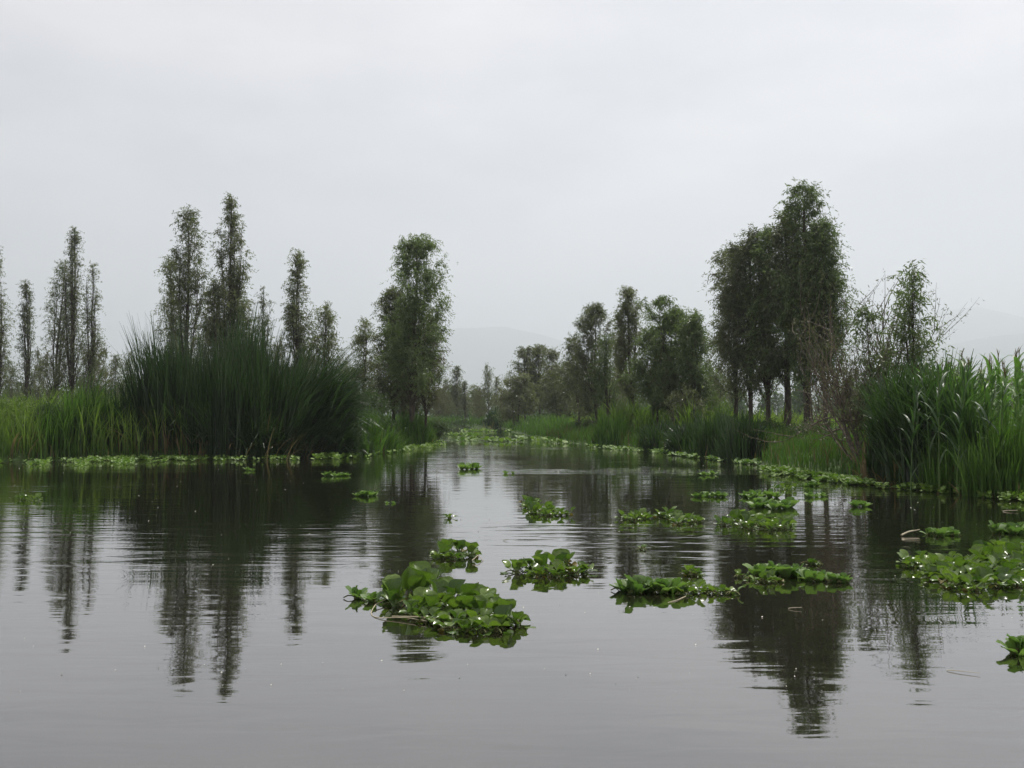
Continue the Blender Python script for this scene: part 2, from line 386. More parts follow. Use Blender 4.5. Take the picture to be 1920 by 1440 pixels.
    n = shoots * per
    Lv = rng.uniform(.7, 1.25, n) * leaf; Wv = Lv * rng.uniform(.19, .28, n)
    lv, lf = leaf_kites(pos.reshape(-1, 3), ld.reshape(-1, 3), Lv, Wv, rng)
    # shoots higher up and at the tips are younger and greener; whole sprays differ too
    var = np.repeat((rng.random(shoots) * .75)[:, None] + rng.random((shoots, per)) * .25, 1, 0).reshape(-1)
    return (make_mesh('trunk', tv, [tf], M['bark'], smooth=True), make_mesh('crown', lv, [lf], M[mat], var=np.repeat(var, 4)))
TREES = {}
def plant_tree(px, top, Y, wpx, label, base=None, group='willows along the canal', name='willow_tree', cat='tree', leanpx=0, rotz=None, mesh=None, **kw):
    seed = kw.pop('seed', len(TREES) + 11)
    p = at(px, 800, Y); x = p[0]; z0 = float(gz(np.array([x]), np.array([Y]))[0])
    H = at(px, top, Y)[2] - z0; R = wpx / 2 * Y / FPX * (1.12 if kw.get('shape') == 'spire' else 1.06)
    e = thing(name, label, cat, (x, Y, z0), group)
    if mesh is None: mesh = build_tree(seed, H, R, lean=(leanpx * Y / FPX, 0), **kw); scl = None
    else:
        (tm, cm, H0, R0) = mesh; scl = (R / R0, R / R0, H / H0); mesh = (tm, cm)
    e.rotation_euler.z = rotz or 0
    for nm, me in (('trunk', mesh[0]), ('crown', mesh[1])): link(nm, me, e, scale=scl)
    TREES[(px, top)] = e
    return e, mesh, H, R

# left group, behind the reeds
plant_tree(-6, 462, 68, 32, 'slender willow cut off by the left edge of the picture', cb=.1, shape='spire', shoots=800)
plant_tree(50, 526, 75, 34, 'short slim willow standing alone nearest the left edge', cb=.12, shape='spire', shoots=800)
plant_tree(102, 484, 71, 44, 'blunt columnar willow, left tree of the far left trio', cb=.12, shape='column', shoots=1100)
plant_tree(132, 422, 70, 46, 'pointed tallest willow in the middle of the far left trio', cb=.1, shape='spire', shoots=1300)
plant_tree(161, 490, 69, 32, 'narrow willow, right tree of the far left trio', cb=.12, shape='spire', shoots=800)
plant_tree(347, 392, 50, 62, 'tall grey green willow behind the left part of the reed bed', cb=.12, shape='column', shoots=1700, asc=.13)
plant_tree(322, 480, 51, 34, 'lower feathery willow leaning on the left side of a tall one behind the reeds', cb=.15, shape='column', shoots=700)
plant_tree(427, 362, 48, 66, 'tallest pointed willow behind the middle of the reed bed', cb=.1, shape='spire', shoots=2200)
plant_tree(398, 520, 47, 40, 'short dark willow at the foot of the tallest left willow', cb=.1, shape='column', shoots=800)
plant_tree(450, 540, 49, 44, 'short bushy willow right of the tallest left willow', cb=.1, shape='column', shoots=800)
plant_tree(491, 537, 60, 30, 'thin sparse willow between two larger ones behind the reeds', cb=.12, shape='spire', shoots=420)
plant_tree(552, 466, 50, 52, 'pointed airy willow behind the right part of the reed bed', cb=.1, shape='spire', shoots=1200)
plant_tree(606, 562, 52, 46, 'small ragged willow above the right end of the reed bed', cb=.15, shape='column', shoots=900)
plant_tree(682, 596, 54, 42, 'small round topped willow left of the big pair on the left bank', cb=.22, shape='column', shoots=900)
# big pair on the left bank point
plant_tree(738, 540, 47.5, 66, 'leaning slim trunked willow, left of the big pair on the left bank', cb=.17, shape='column', shoots=1900, leanpx=-4)
plant_tree(770, 441, 45.5, 84, 'tallest willow on the left bank point by the open water', cb=.18, shape='column', shoots=3200, leanpx=14, mat='willow_green', r0=.15)
plant_tree(800, 560, 47, 54, 'lower willow on the right side of the tall left bank willow', cb=.2, shape='column', shoots=1300, mat='willow_brown')
plant_tree(756, 590, 49, 50, 'dark lower willow filling the gap behind the big left bank pair', cb=.18, shape='column', shoots=1000)
# right bank, far to near
plant_tree(985, 650, 92, 34, 'left column of the three blunt willows where the right bank begins', cb=.2, shape='column', shoots=900, leaf=.2, leaders=1)
plant_tree(1012, 648, 93, 30, 'middle column of the three blunt willows where the right bank begins', cb=.2, shape='column', shoots=900, leaf=.2, leaders=1)
plant_tree(1034, 654, 90, 30, 'right column of the three blunt willows where the right bank begins', cb=.2, shape='column', shoots=900, leaf=.2, leaders=1)
plant_tree(968, 700, 88, 64, 'low brownish willow at the left foot of the three blunt columns', cb=.15, shape='round', shoots=1100, leaf=.2, mat='willow', trunks=3)
plant_tree(1050, 680, 84, 66, 'low brownish willow at the right foot of the three blunt columns', cb=.15, shape='round', shoots=1100, leaf=.2, mat='willow', trunks=3)
plant_tree(1118, 570, 57, 64, 'dense dark willow with its foliage reaching down to the grass', cb=.08, shape='column', shoots=2200)
plant_tree(1088, 625, 60, 50, 'lower willow on the left side of the dense dark one', cb=.12, shape='column', shoots=900)
plant_tree(1140, 625, 55, 30, 'thin leafy willow on the right side of the dense dark one', cb=.2, shape='column', shoots=600, mat='willow_green')
plant_tree(1186, 541, 52, 52, 'dark spire willow with a bare lower trunk on the right bank', cb=.16, shape='spire', shoots=1900, r0=.15)
plant_tree(1270, 552, 46, 124, 'broad bushy olive willow with several stems, middle of the right bank', cb=.15, shape='round', shoots=3400, trunks=3, mat='willow_green')
plant_tree(1228, 600, 47, 66, 'left flank willow of the broad bushy olive one', cb=.2, shape='round', shoots=1600, trunks=2, mat='willow_green')
plant_tree(1312, 590, 45, 62, 'right flank willow of the broad bushy olive one, with thin drooping stems', cb=.22, shape='round', shoots=1300, trunks=2, mat='willow_green')
plant_tree(1306, 730, 43.5, 44, 'half fallen brown willow trunk leaning over the right bank edge', cb=.1, shape='round', shoots=380, leanpx=-30, mat='willow', r0=.17)
plant_tree(1378, 462, 41, 62, 'left outer willow of the tallest right bank clump', cb=.2, shape='column', shoots=2000)
plant_tree(1408, 428, 40, 62, 'round shouldered willow, second from left in the tallest clump', cb=.18, shape='column', shoots=2100)
plant_tree(1440, 424, 39.5, 58, 'third willow from the left in the tallest right bank clump', cb=.2, shape='column', shoots=1900, mat='willow_green')
plant_tree(1478, 388, 39, 60, 'fourth willow of the tallest clump, with a pale bent trunk', cb=.22, shape='column', shoots=2000, r0=.15)
plant_tree(1516, 342, 38, 78, 'tallest willow of the whole right bank with a pointed green top', cb=.2, shape='column', shoots=3300, mat='willow_green', r0=.17)
plant_tree(1547, 412, 37, 52, 'right outer willow of the tallest right bank clump', cb=.2, shape='column', shoots=1700, mat='willow_green')
# near right shrub willows
plant_tree(1706, 490, 23.5, 70, 'young sparse willow with large separate leaves above the cane', cb=.25, shape='spire', shoots=340, leaf=.14, per=9, leaders=4, mat='willow_green', r0=.035, asc=.24)
plant_tree(1646, 580, 23, 74, 'low young willow left of the sparse one above the cane', cb=.2, shape='column', shoots=300, leaf=.13, per=9, mat='willow_green', r0=.05, trunks=2, asc=.24)

# far wood at the canal's end: two models, copied
fa = build_tree(901, 9, 1.2, cb=.08, shape='spire', shoots=620, leaf=.3, per=8)
fb = build_tree(902, 8, 1.6, cb=.12, shape='column', shoots=700, leaf=.3, per=8)
fc = build_tree(903, 6, 2.6, cb=.1, shape='round', shoots=800, leaf=.3, per=8, trunks=3, mat='willow_brown')
FAR = {'a': (*fa, 9, 1.2), 'b': (*fb, 8, 1.6), 'c': (*fc, 6, 2.6)}
for px, top, Y, w, k, lab in [
    (857, 688, 130, 26, 'a', 'pointed hazy willow, taller left of the two spires at the canal end'),
    (842, 712, 134, 24, 'b', 'low hazy willow left beside the left spire at the canal end'),
    (872, 716, 128, 22, 'a', 'small hazy willow right beside the left spire at the canal end'),
    (889, 722, 140, 24, 'b', 'blunt hazy willow midway between the two far spires'),
    (916, 685, 126, 17, 'b', 'dark thin column willow, right of the two spires at the canal end'),
    (930, 708, 128, 16, 'a', 'small spire just right of the dark thin column willow'),
    (901, 728, 136, 26, 'c', 'low round hazy tree left of the dark thin column willow'),
    (946, 728, 118, 34, 'c', 'brownish round tree right of the far spires'),
    (826, 724, 122, 34, 'c', 'dim round tree at the left shore of the canal end'),
    (1082, 668, 100, 28, 'b', 'hazy willow seen in the gap left of the dense dark willow'),
    (1160, 668, 95, 24, 'a', 'hazy thin willow in the gap between the dense dark and the spire willow'),
    (1352, 690, 105, 30, 'b', 'hazy willow in the gap left of the tallest right clump'),
    (1335, 712, 110, 30, 'c', 'hazy round tree beside the gap willow left of the tallest right clump'),
    (1592, 690, 90, 40, 'c', 'dim round tree seen through the bare brown shrub'),
    (645, 676, 80, 26, 'b', 'dim willow in the gap right of the small ragged willow'),
    (660, 692, 78, 20, 'a', 'tiny spire in the gap left of the small round topped willow'),
    (520, 640, 80, 30, 'c', 'dim low tree in the gap between thin and airy willow behind the reeds'),
    (575, 650, 82, 26, 'c', 'dim low tree in the gap right of the airy willow behind the reeds'),
    (180, 655, 85, 52, 'c', 'round grey green tree just right of the far left trio'),
    (214, 668, 90, 26, 'a', 'small spire right of the round grey green tree at the left'),
    (238, 660, 88, 24, 'b', 'small blunt willow at the left edge of the reed bed'),
    (74, 660, 95, 30, 'c', 'low round tree between the lone slim willow and the far left trio'),
    (22, 676, 110, 26, 'b', 'dim low willow between the left edge and the lone slim willow'),
    (1797, 676, 60, 40, 'c', 'low round tree poking up behind the cane on the right'),
    (1880, 706, 75, 44, 'c', 'low rounded tree on the skyline over the maize'),
    (1916, 712, 78, 30, 'c', 'smaller rounded tree at the right edge over the maize')]:
    plant_tree(px, top, Y, w, lab, mesh=FAR[k], group='hazy trees in the distance', rotz=(px * 1.7) % 6.28)

for px, top, Y, w, lab, mt in [(24, 752, 33, 60, 'yellow green weedy shrub at the far left water edge', 'meadow'), (92, 768, 32, 56, 'weedy shrub second from the left edge in the meadow', 'bush'), (165, 776, 32.5, 50, 'weedy shrub in the meadow next to the lower reeds', 'meadow'),
    (705, 738, 41, 60, 'green shrub at the right foot of the reed bed, left of the leaning willow', 'bush'), (664, 716, 46, 56, 'shrub showing over the right end of the reed bed', 'bush'),
    (1256, 782, 52, 54, 'low yellow green shrub between the spire willow and the broad bushy willow', 'maize'), (1212, 788, 50, 34, 'small shrub just right of the spire willow trunk', 'bush'),
    (1440, 800, 36, 50, 'low dark shrub among the trunks of the tallest clump', 'bush'), (1520, 808, 33, 66, 'low shrub between the tallest clump and the bare brown shrub', 'bush'),
    (1100, 796, 60, 60, 'low shrub at the foot of the dense dark willow', 'bush'), (822, 792, 56, 34, 'low shrub right of the tallest left bank willow near the water', 'bush'),
    (1000, 800, 84, 50, 'low shrub under the three blunt willows', 'bush'), (862, 790, 108, 40, 'low shrub at the left end of the far shore', 'bush'), (1370, 790, 40, 46, 'low dark shrub left of the tallest clump', 'bush')]:
    plant_tree(px, top, Y, w, lab, group='low shrubs on the banks', name='shrub', cat='shrub', cb=.02, shape='round', shoots=420, per=10, leaf=.12, trunks=4, mat=mt, r0=.03, droop=.3, asc=.3)

# woodland further off: reads as one mass
rng = np.random.default_rng(77)
PV, PD, PL, PW = [], [], [], []
nT = 430
for i in range(nT):
    y = rng.uniform(150, 420); x = rng.uniform(-.62, .62) * y
    if abs(x) < 1: continue
    h = rng.uniform(4, 7.5) * (1 + (y - 150) / 900); r = rng.uniform(1.0, 2.6); n = 240
    t = rng.random(n); rr = r * np.sqrt(rng.random(n)) * (1 - t ** 2.5) ** .6; th = rng.uniform(0, 6.28, n)
    PV.append(np.stack([x + rr * np.cos(th), y + rr * np.sin(th), .4 + t * h], -1)); PD.append(rng.normal(size=(n, 3)) + [0, 0, .4])
    PL.append(rng.uniform(.7, 1.3, n)); PW.append(rng.uniform(.35, .6, n))
lv, lf = leaf_kites(np.concatenate(PV), np.concatenate(PD), np.concatenate(PL), np.concatenate(PW), rng)
o = link('distant_woodland', make_mesh('distant_woodland', lv, [lf], M['bush'], var=np.repeat(rng.random(len(lf)), 4)))
tag(o, 'dim belt of trees far across the fields', 'woodland', kind='stuff')

# ------------------------------------------------------------------ bare brown shrub over the water
rng = np.random.default_rng(31)
b0 = wat(1618, 896); b0 = np.array([b0[0] + .3, b0[1] + .6, 0.25])
polys = []; tips = []
def grow(p, d, Ln, r, lvl):
    k = 6; pts = [p]; dd = d.copy()
    for i in range(k):
        dd = nrm(dd + rng.normal(0, .10, 3) + np.array([0, 0, .05])); pts.append(pts[-1] + dd * Ln / k)
    pts = np.array(pts); polys.append((pts, r * (1 - .75 * np.linspace(0, 1, k + 1))))
    if lvl == 0: tips.append(pts); return
    for j in range([0, 4, 5, 4][lvl]):
        q = rng.integers(2, k + 1); ang = rng.normal(0, .55, 3)
        grow(pts[q], nrm(dd + ang + np.array([0, 0, .25])), Ln * rng.uniform(.45, .75), r * .55, lvl - 1)
for i in range(20):
    tgt = at(rng.uniform(1500, 1690), rng.uniform(540, 760), 24 + rng.uniform(-1.2, 1.8))
    d = tgt - b0; Ln = np.linalg.norm(d)
    grow(b0 + rng.normal(0, .18, 3) * [1, 1, 0], nrm(nrm(d) + [0, 0, -.1]), Ln * .62, rng.uniform(.024, .045), 2)
tv, tf = tubes(polys, 4)
sh = thing('bare_shrub', 'half bare brown twiggy shrub leaning out over the right bank', 'shrub', tuple(b0))
br = link('branches', make_mesh('branches', tv - b0, [tf], M['twig'], smooth=True), sh); br.name = 'branch_tangle'
tp = np.concatenate(tips); sel = tp[rng.integers(0, len(tp), 7000)] + rng.normal(0, .06, (7000, 3))
lv, lf = leaf_kites(sel - b0, rng.normal(0, .6, (7000, 3)) + [0, 0, -.2], rng.uniform(.05, .11, 7000), rng.uniform(.015, .028, 7000), rng)
link('sparse_leaves', make_mesh('sparse_leaves', lv, [lf], M['willow_brown'], var=np.repeat(rng.random(7000), 4)), sh).name = 'sparse_foliage'

# ------------------------------------------------------------------ reeds and cane
def blades_mesh(name, C, n, rx, ry, hfun, lean, mat, seed, width=(.022, .055), bend=(.15, .7), fan=.6, seg=5):
    """C centre (x,y); ellipse rx, ry; hfun(u,v)->height; lean = common lean vector"""
    rng = np.random.default_rng(seed)
    nt_ = max(6, n // 70)                                   # blades grow in tufts of uneven height and lean
    r = np.sqrt(rng.random(nt_)); th = rng.uniform(0, 6.28, nt_); tu = r * np.cos(th); tv_ = r * np.sin(th)
    th_ = rng.uniform(.5, 1.12, nt_); tl = rng.normal(0, .3, (nt_, 2)); ti = rng.integers(0, nt_, n)
    sg = 1.6 / math.sqrt(nt_) * .6
    u = tu[ti] + rng.normal(0, sg * .8, n); v = tv_[ti] + rng.normal(0, sg * .8, n)
    x = C[0] + u * rx; y = C[1] + v * ry
    z = np.maximum(gz(x, y), -.3) - .03
    H = hfun(np.clip(u, -1, 1), np.clip(v, -1, 1)) * th_[ti] * rng.uniform(.55, 1.1, n)
    A = np.stack([u * fan + lean[0] + tl[ti, 0] + rng.normal(0, .3, n), v * fan * .7 + lean[1] + tl[ti, 1] + rng.normal(0, .3, n)], -1)
    mag = np.linalg.norm(A, axis=1); A = nrm(A)
    bd = rng.uniform(*bend, n) * (.35 + mag)
    V, F, k = ribbons(np.stack([x, y, z], -1), A, H, rng.uniform(*width, n), bd, rng, seg, power=1.9)
    return V, F, np.repeat(np.clip(.5 + (th_[ti] - .86) * 1.2 + rng.normal(0, .25, n), 0, 1), k)
def reed_clump(name, label, px, py, n, wpx, dep, hgt, lean, seed, mat='reed', dry=.035, cat='reeds', group=None, **kw):
    c = wat(px, py); c = np.array([c[0], c[1] + dep * .75]); rx = wpx / 2 * c[1] / FPX
    hf = (lambda u, v: hgt * np.clip(1 - .42 * u * u - .12 * v * v, .3, 1)) if not callable(hgt) else hgt
    t = thing(name, label, cat, (c[0], c[1], 0), group)
    V, F, var = blades_mesh(name, c, n, rx, dep, hf, lean, mat, seed, **kw)
    V[:, :2] -= c
    link('foliage', make_mesh('foliage', V, [F], M[mat], var=var), t)
    if dry:
        nd = int(n * dry); kw2 = dict(kw); kw2['bend'] = (.3, 1.6)
        V, F, var = blades_mesh(name, c, nd, rx * 1.02, dep * 1.05, lambda u, v: hf(u, v) * .55, lean, mat, seed + 1, **kw2)
        V[:, :2] -= c
        link('dry_foliage', make_mesh('dry_foliage', V, [F], M['dry'], var=var), t)
    return t
reed_clump('reed_clump', 'tall upright reeds at the left shoulder of the big reed bed', 300, 858, 3700, 220, 2.6, 4.1, (-.3, -.05), 201, fan=.5, bend=(.08, .6))
reed_clump('reed_clump', 'highest dense reeds in the middle of the big reed bed', 420, 858, 4900, 200, 2.8, 4.35, (0, -.05), 203, fan=.4, bend=(.05, .5))
reed_clump('reed_clump', 'reeds sloping down right of the middle of the big reed bed', 505, 857, 3600, 150, 2.4, 3.6, (.6, -.05), 205, fan=.5, bend=(.15, .8))
reed_clump('reed_clump', 'reeds arching far out to the right at the end of the reed bed', 565, 856, 3600, 120, 2.0, 3.9, (1.3, -.15), 207, fan=.5, bend=(.4, 1.15))
reed_clump('reed_clump', 'lower reeds leaning left beside the meadow grass', 175, 860, 900, 190, 2.0, 2.3, (.1, -.1), 209, mat='reed', fan=.5, bend=(.1, .7))
reed_clump('reed_clump', 'loose green reeds leaning right at the far left water edge', 60, 862, 900, 120, 1.4, 1.9, (.5, -.1), 251, mat='grass', fan=.4, bend=(.3, 1.2), dry=.1)
reed_clump('reed_clump', 'loose green reeds between the meadow shrubs and the lower dark reeds', 130, 861, 800, 90, 1.8, 2.5, (.45, -.1), 253, mat='grass', fan=.4, bend=(.2, .9), dry=.06)
reed_clump('reed_clump', 'fallen arching reeds in front of the middle of the reed bed', 430, 859, 1400, 300, .8, 2.3, (.1, -.5), 241, fan=.5, bend=(.6, 1.9), dry=.12)
reed_clump('reed_clump', 'arching reeds drooping to the water at the right end of the reed bed', 590, 857, 1500, 110, 1.2, 2.9, (1.2, -.3), 243, fan=.4, bend=(.6, 1.3), dry=.08)
reed_clump('sedge_clump', 'dark low sedge beneath the lower left reeds at the water edge', 265, 859, 2600, 260, 1.0, 1.6, (0, -.3), 211, fan=.6, bend=(.3, 1.2), cat='sedge')
reed_clump('sedge_clump', 'bushy green sedge between the reed bed and the left willow pair', 680, 850, 1800, 90, 1.8, 1.7, (.2, 0), 213, mat='grass', fan=.6, bend=(.2, 1.0), cat='sedge')
reed_clump('sedge_clump', 'grass tuft around the foot of the tallest left bank willow', 772, 836, 2200, 90, 1.6, 1.5, (.25, -.1), 215, mat='grass', fan=.8, bend=(.3, 1.1), cat='sedge')
# right bank
reed_clump('cane_clump', 'dark arching cane mass at the water edge under the sparse willow', 1722, 913, 2700, 90, 1.3, 2.3, (-.05, -.1), 221, mat='reed', fan=.2, bend=(.25, 1.3), width=(.03, .065), cat='cane')
reed_clump('cane_clump', 'tall cane mass right of the dark arching one', 1803, 919, 2400, 100, 1.3, 2.3, (.0, -.05), 223, mat='cane', fan=.2, bend=(.25, 1.5), width=(.035, .075), cat='cane')
reed_clump('reed_clump', 'fresh green reeds at the right edge of the picture', 1890, 931, 4000, 170, 1.3, 1.5, (.0, -.05), 225, mat='grass', fan=.4, bend=(.1, .7), width=(.02, .045))
reed_clump('reed_clump', 'dark reeds on the bank left of the tallest willow clump', 1345, 858, 1600, 80, 1.6, 1.5, (0, 0), 227, mat='reed', fan=.4, bend=(.1, .6))
reed_clump('reed_clump', 'dark reeds at the foot of the tallest willow clump', 1402, 866, 1600, 70, 1.4, 1.5, (0, 0), 229, mat='reed', fan=.4, bend=(.1, .7))
reed_clump('reed_clump', 'bright green reeds between spire willow and dense dark willow', 1150, 838, 1600, 56, 2.0, 1.35, (0, 0), 231, mat='grass', fan=.4, bend=(.1, .7))
reed_clump('sedge_clump', 'dark rounded sedge tussock right of the spire willow', 1236, 846, 1300, 56, 1.4, 1.1, (0, 0), 233, mat='reed', fan=1.0, bend=(.3, 1.2), cat='sedge')
reed_clump('sedge_clump', 'dark sedge at the foot of the broad bushy willow', 1290, 851, 1300, 60, 1.2, 1.1, (0, 0), 235, mat='reed', fan=1.0, bend=(.3, 1.2), cat='sedge')
reed_clump('sedge_clump', 'round dark tussock on the far shore at the canal end', 930, 803, 900, 46, 2.4, 1.9, (0, 0), 237, mat='reed', fan=1.0, bend=(.3, 1.0), width=(.06, .12), cat='sedge')

# single canes that stand out above the mass, each with its own leaves
def cane_leaf_mesh(seed):
    rng = np.random.default_rng(seed); s = np.linspace(0, 1, 7); Ln = 1.0
    ang = .5 + 1.5 * s ** 1.4; x = np.concatenate([[0], np.cumsum(np.sin(ang[:-1]) / 6)]) * Ln; z = np.concatenate([[0], np.cumsum(np.cos(ang[:-1]) / 6)]) * Ln
    w = .034 * np.clip(1.05 - s ** 2, .02, 1) * np.clip(.5 + 3 * s, 0, 1)
    V = np.stack([np.stack([x, w, z + w * .25], -1), np.stack([x, 0 * w, z], -1), np.stack([x, -w, z + w * .25], -1)], 1).reshape(-1, 3)
    i = np.arange(6)[:, None] * 3; j = np.arange(2)[None]
    F = np.stack([i + j, i + j + 1, i + j + 4, i + j + 3], -1).reshape(-1, 4)
    return make_mesh('leaf', V, [F], M['cane'], var=np.full(len(V), rng.random()), smooth=True)
CL = [cane_leaf_mesh(s) for s in range(4)]
rng = np.random.default_rng(41)
for px, top, Y, lab in [(1742, 640, 18.5, 'tallest single cane with drooping leaves left of the cane mass top'), (1772, 700, 19.2, 'short single cane between the two tallest ones'),
                        (1808, 668, 18.2, 'tall single cane in the middle of the cane mass'), (1824, 690, 18.8, 'single cane leaning right of the middle one'),
                        (1722, 706, 19.0, 'low single cane at the left end of the cane mass'), (1852, 704, 18.0, 'single cane at the right end of the cane mass'), (1758, 672, 18.0, 'single cane just right of the tallest one'), (1790, 712, 17.6, 'single cane in front of the middle of the cane mass'), (1838, 716, 17.4, 'single cane in front of the right end of the cane mass'), (1704, 730, 18.4, 'lowest single cane over the dark arching mass'), (1870, 722, 17.2, 'last single cane before the maize')]:
    p = at(px, top, Y); z0 = float(gz(np.array([p[0]]), np.array([Y]))[0]); H = p[2] - z0
    t = thing('giant_cane', lab, 'cane', (p[0], Y, z0), 'single canes rising above the cane mass')
    s = np.linspace(0, 1, 7); off = rng.normal(0, .12, 2)
    pts = np.stack([off[0] * s ** 2, off[1] * s ** 2, H * .93 * s], -1); pts[0, 2] = -.1
    tv, tf = tubes([(pts, .016 * (1 - .7 * s))], 5)
    link('stem', make_mesh('stem', tv, [tf], M['petiole'], var=np.full(len(tv), .3), smooth=True), t)
    for k in range(12):
        u = .35 + .59 * k / 11
        link('leaf', CL[k % 4], t, loc=(off[0] * u * u, off[1] * u * u, H * .93 * u), rot=(0, rng.uniform(-.35, .15) - .35 * (u > .85), k * 2.9 + rng.normal(0, .4)), scale=rng.uniform(.5, .85) * (1 - .35 * (u > .85)))

# ------------------------------------------------------------------ bank grass, meadow, maize
def scatter(n, seed, box, sdlo, sdhi):
    rng = np.random.default_rng(seed); out_ = []; tot = 0
    while tot < n:
        p = np.stack([rng.uniform(box[0], box[1], n * 2), rng.uniform(box[2], box[3], n * 2)], -1)
        sd = canal_sd(p[:, 0], p[:, 1]); k = (sd > sdlo) & (sd < sdhi)
        k &= np.abs(p[:, 0]) < p[:, 1] * .62 + 3
        out_.append(p[k]); tot += k.sum()
    return np.concatenate(out_)[:n], rng
def lump(x, y, seed):
    r = np.random.default_rng(seed); v = 0
    for f in (.5, .9, 1.6, 2.7, 4.3):
        a = r.uniform(0, 6.28); v = v + np.sin((x * np.cos(a) + y * np.sin(a)) * f + r.uniform(0, 6.28) + 1.5 * np.sin((x * np.sin(a) - y * np.cos(a)) * f * .7)) 
    return np.clip(.5 + v * .22, 0, 1)
def grass(name, label, n, seed, box, sd, h, wd, mat, bend=(.3, 1.2), dens=None, seg=3):
    p, rng = scatter(n, seed, box, *sd)
    if dens is not None: p = p[rng.random(len(p)) < dens(p)]
    n = len(p); cl = lump(p[:, 0], p[:, 1], seed)
    a = rng.uniform(0, 6.28, n); A = np.stack([np.cos(a), np.sin(a)], -1)
    V, F, k = ribbons(np.concatenate([p, gz(p[:, 0], p[:, 1])[:, None] - .03], 1), A, rng.uniform(.5, 1.1, n) * h * (.35 + 1.05 * cl), rng.uniform(*wd, n), rng.uniform(*bend, n), rng, seg)
    var = np.clip(.45 * cl + rng.random(n) * .55, 0, 1)
    o = link(name, make_mesh(name, V, [F], M[mat], var=np.repeat(var, k))); tag(o, label, 'grass', kind='stuff'); return o
grass('meadow_grass', 'light green tall meadow grass on the far left bank', 17000, 301, (-26, -8.5, 29, 44), (.2, 14), 1.5, (.02, .05), 'meadow', dens=lambda p: np.clip((-8.5 - p[:, 0]) / 4, 0, 1))
grass('bank_grass', 'rough green grass along the left bank edge', 15000, 302, (-22, -4, 26, 60), (.05, 4), .6, (.018, .04), 'grass')
grass('bank_grass', 'rough green grass along the right bank edge', 22000, 303, (1, 16, 15, 75), (.02, 4.5), .55, (.016, .035), 'grass')
grass('bank_grass', 'green grass on the distant banks of the canal', 9000, 304, (-10, 12, 62, 135), (.1, 9), .85, (.05, .1), 'grass')
grass('field_grass', 'pale green field behind the willows of the right bank', 12000, 305, (4, 42, 34, 105), (3, 60), 1.0, (.04, .09), 'meadow')
grass('field_grass', 'green field behind the willows of the left bank', 9000, 306, (-55, -4, 38, 120), (3, 90), 1.1, (.04, .1), 'grass')
# rank weeds (yellow green) under the trees
grass('bank_weeds', 'yellow green weeds under the willows of the right bank', 5000, 307, (5, 10.5, 42, 62), (2.5, 9), 1.5, (.05, .1), 'meadow')

grass('dry_grass', 'dry straw coloured blades along the left bank', 1500, 308, (-22, -4, 26, 60), (.0, 5), .7, (.015, .03), 'dry')
grass('dry_grass', 'dry straw coloured blades along the right bank', 2200, 309, (1, 16, 15, 60), (.0, 5), .6, (.012, .025), 'dry')
# maize: plants with stalk, arching leaves and tassels, one field
rng = np.random.default_rng(51)
mp_ = []
for r_ in range(14):
    for c_ in range(30):
        x = 9.2 + c_ * .42 + rng.normal(0, .08); y = 20.3 + r_ * .85 + rng.normal(0, .1)
        if .40 * y < x < .62 * y: mp_.append((x, y))
mp_ = np.array(mp_); nM = len(mp_); zb = gz(mp_[:, 0], mp_[:, 1])
hM = rng.uniform(1.75, 2.3, nM)
per = 11
base = np.repeat(np.stack([mp_[:, 0], mp_[:, 1], zb], -1), per, 0); uu = np.tile(np.linspace(.15, .92, per), nM)
base[:, 2] += uu * np.repeat(hM, per) * .93
aa = rng.uniform(0, 6.28, nM * per); A = np.stack([np.cos(aa), np.sin(aa)], -1)
V1, F1, k1 = ribbons(base, A, rng.uniform(.5, .8, nM * per), rng.uniform(.06, .1, nM * per), rng.uniform(1.2, 2.4, nM * per), rng, 5, twist=aa + np.pi / 2)
V2, F2, k2 = ribbons(np.stack([mp_[:, 0], mp_[:, 1], zb], -1), np.tile([[1., 0]], (nM, 1)), hM, np.full(nM, .04), rng.uniform(0, .08, nM), rng, 3)
ta = rng.uniform(0, 6.28, nM * 5); tb = np.repeat(np.stack([mp_[:, 0], mp_[:, 1], zb + hM * .97], -1), 5, 0)
V3, F3, k3 = ribbons(tb, np.stack([np.cos(ta), np.sin(ta)], -1), rng.uniform(.18, .3, nM * 5), np.full(nM * 5, .018), rng.uniform(.2, .9, nM * 5), rng, 3)
mi = np.concatenate([np.zeros(len(F1) + len(F2)), np.ones(len(F3))])
vv = np.concatenate([np.repeat(rng.random(nM * per), k1), np.repeat(rng.random(nM), k2), np.repeat(rng.random(nM * 5), k3)])
o = link('maize_field', make_mesh('maize_field', np.concatenate([V1, V2, V3]), [np.concatenate([F1, F2 + len(V1), F3 + len(V1) + len(V2)])], [M['maize'], M['dry']], var=vv, mi=mi))
tag(o, 'standing maize crop with tassels at the right edge', 'maize', kind='stuff')

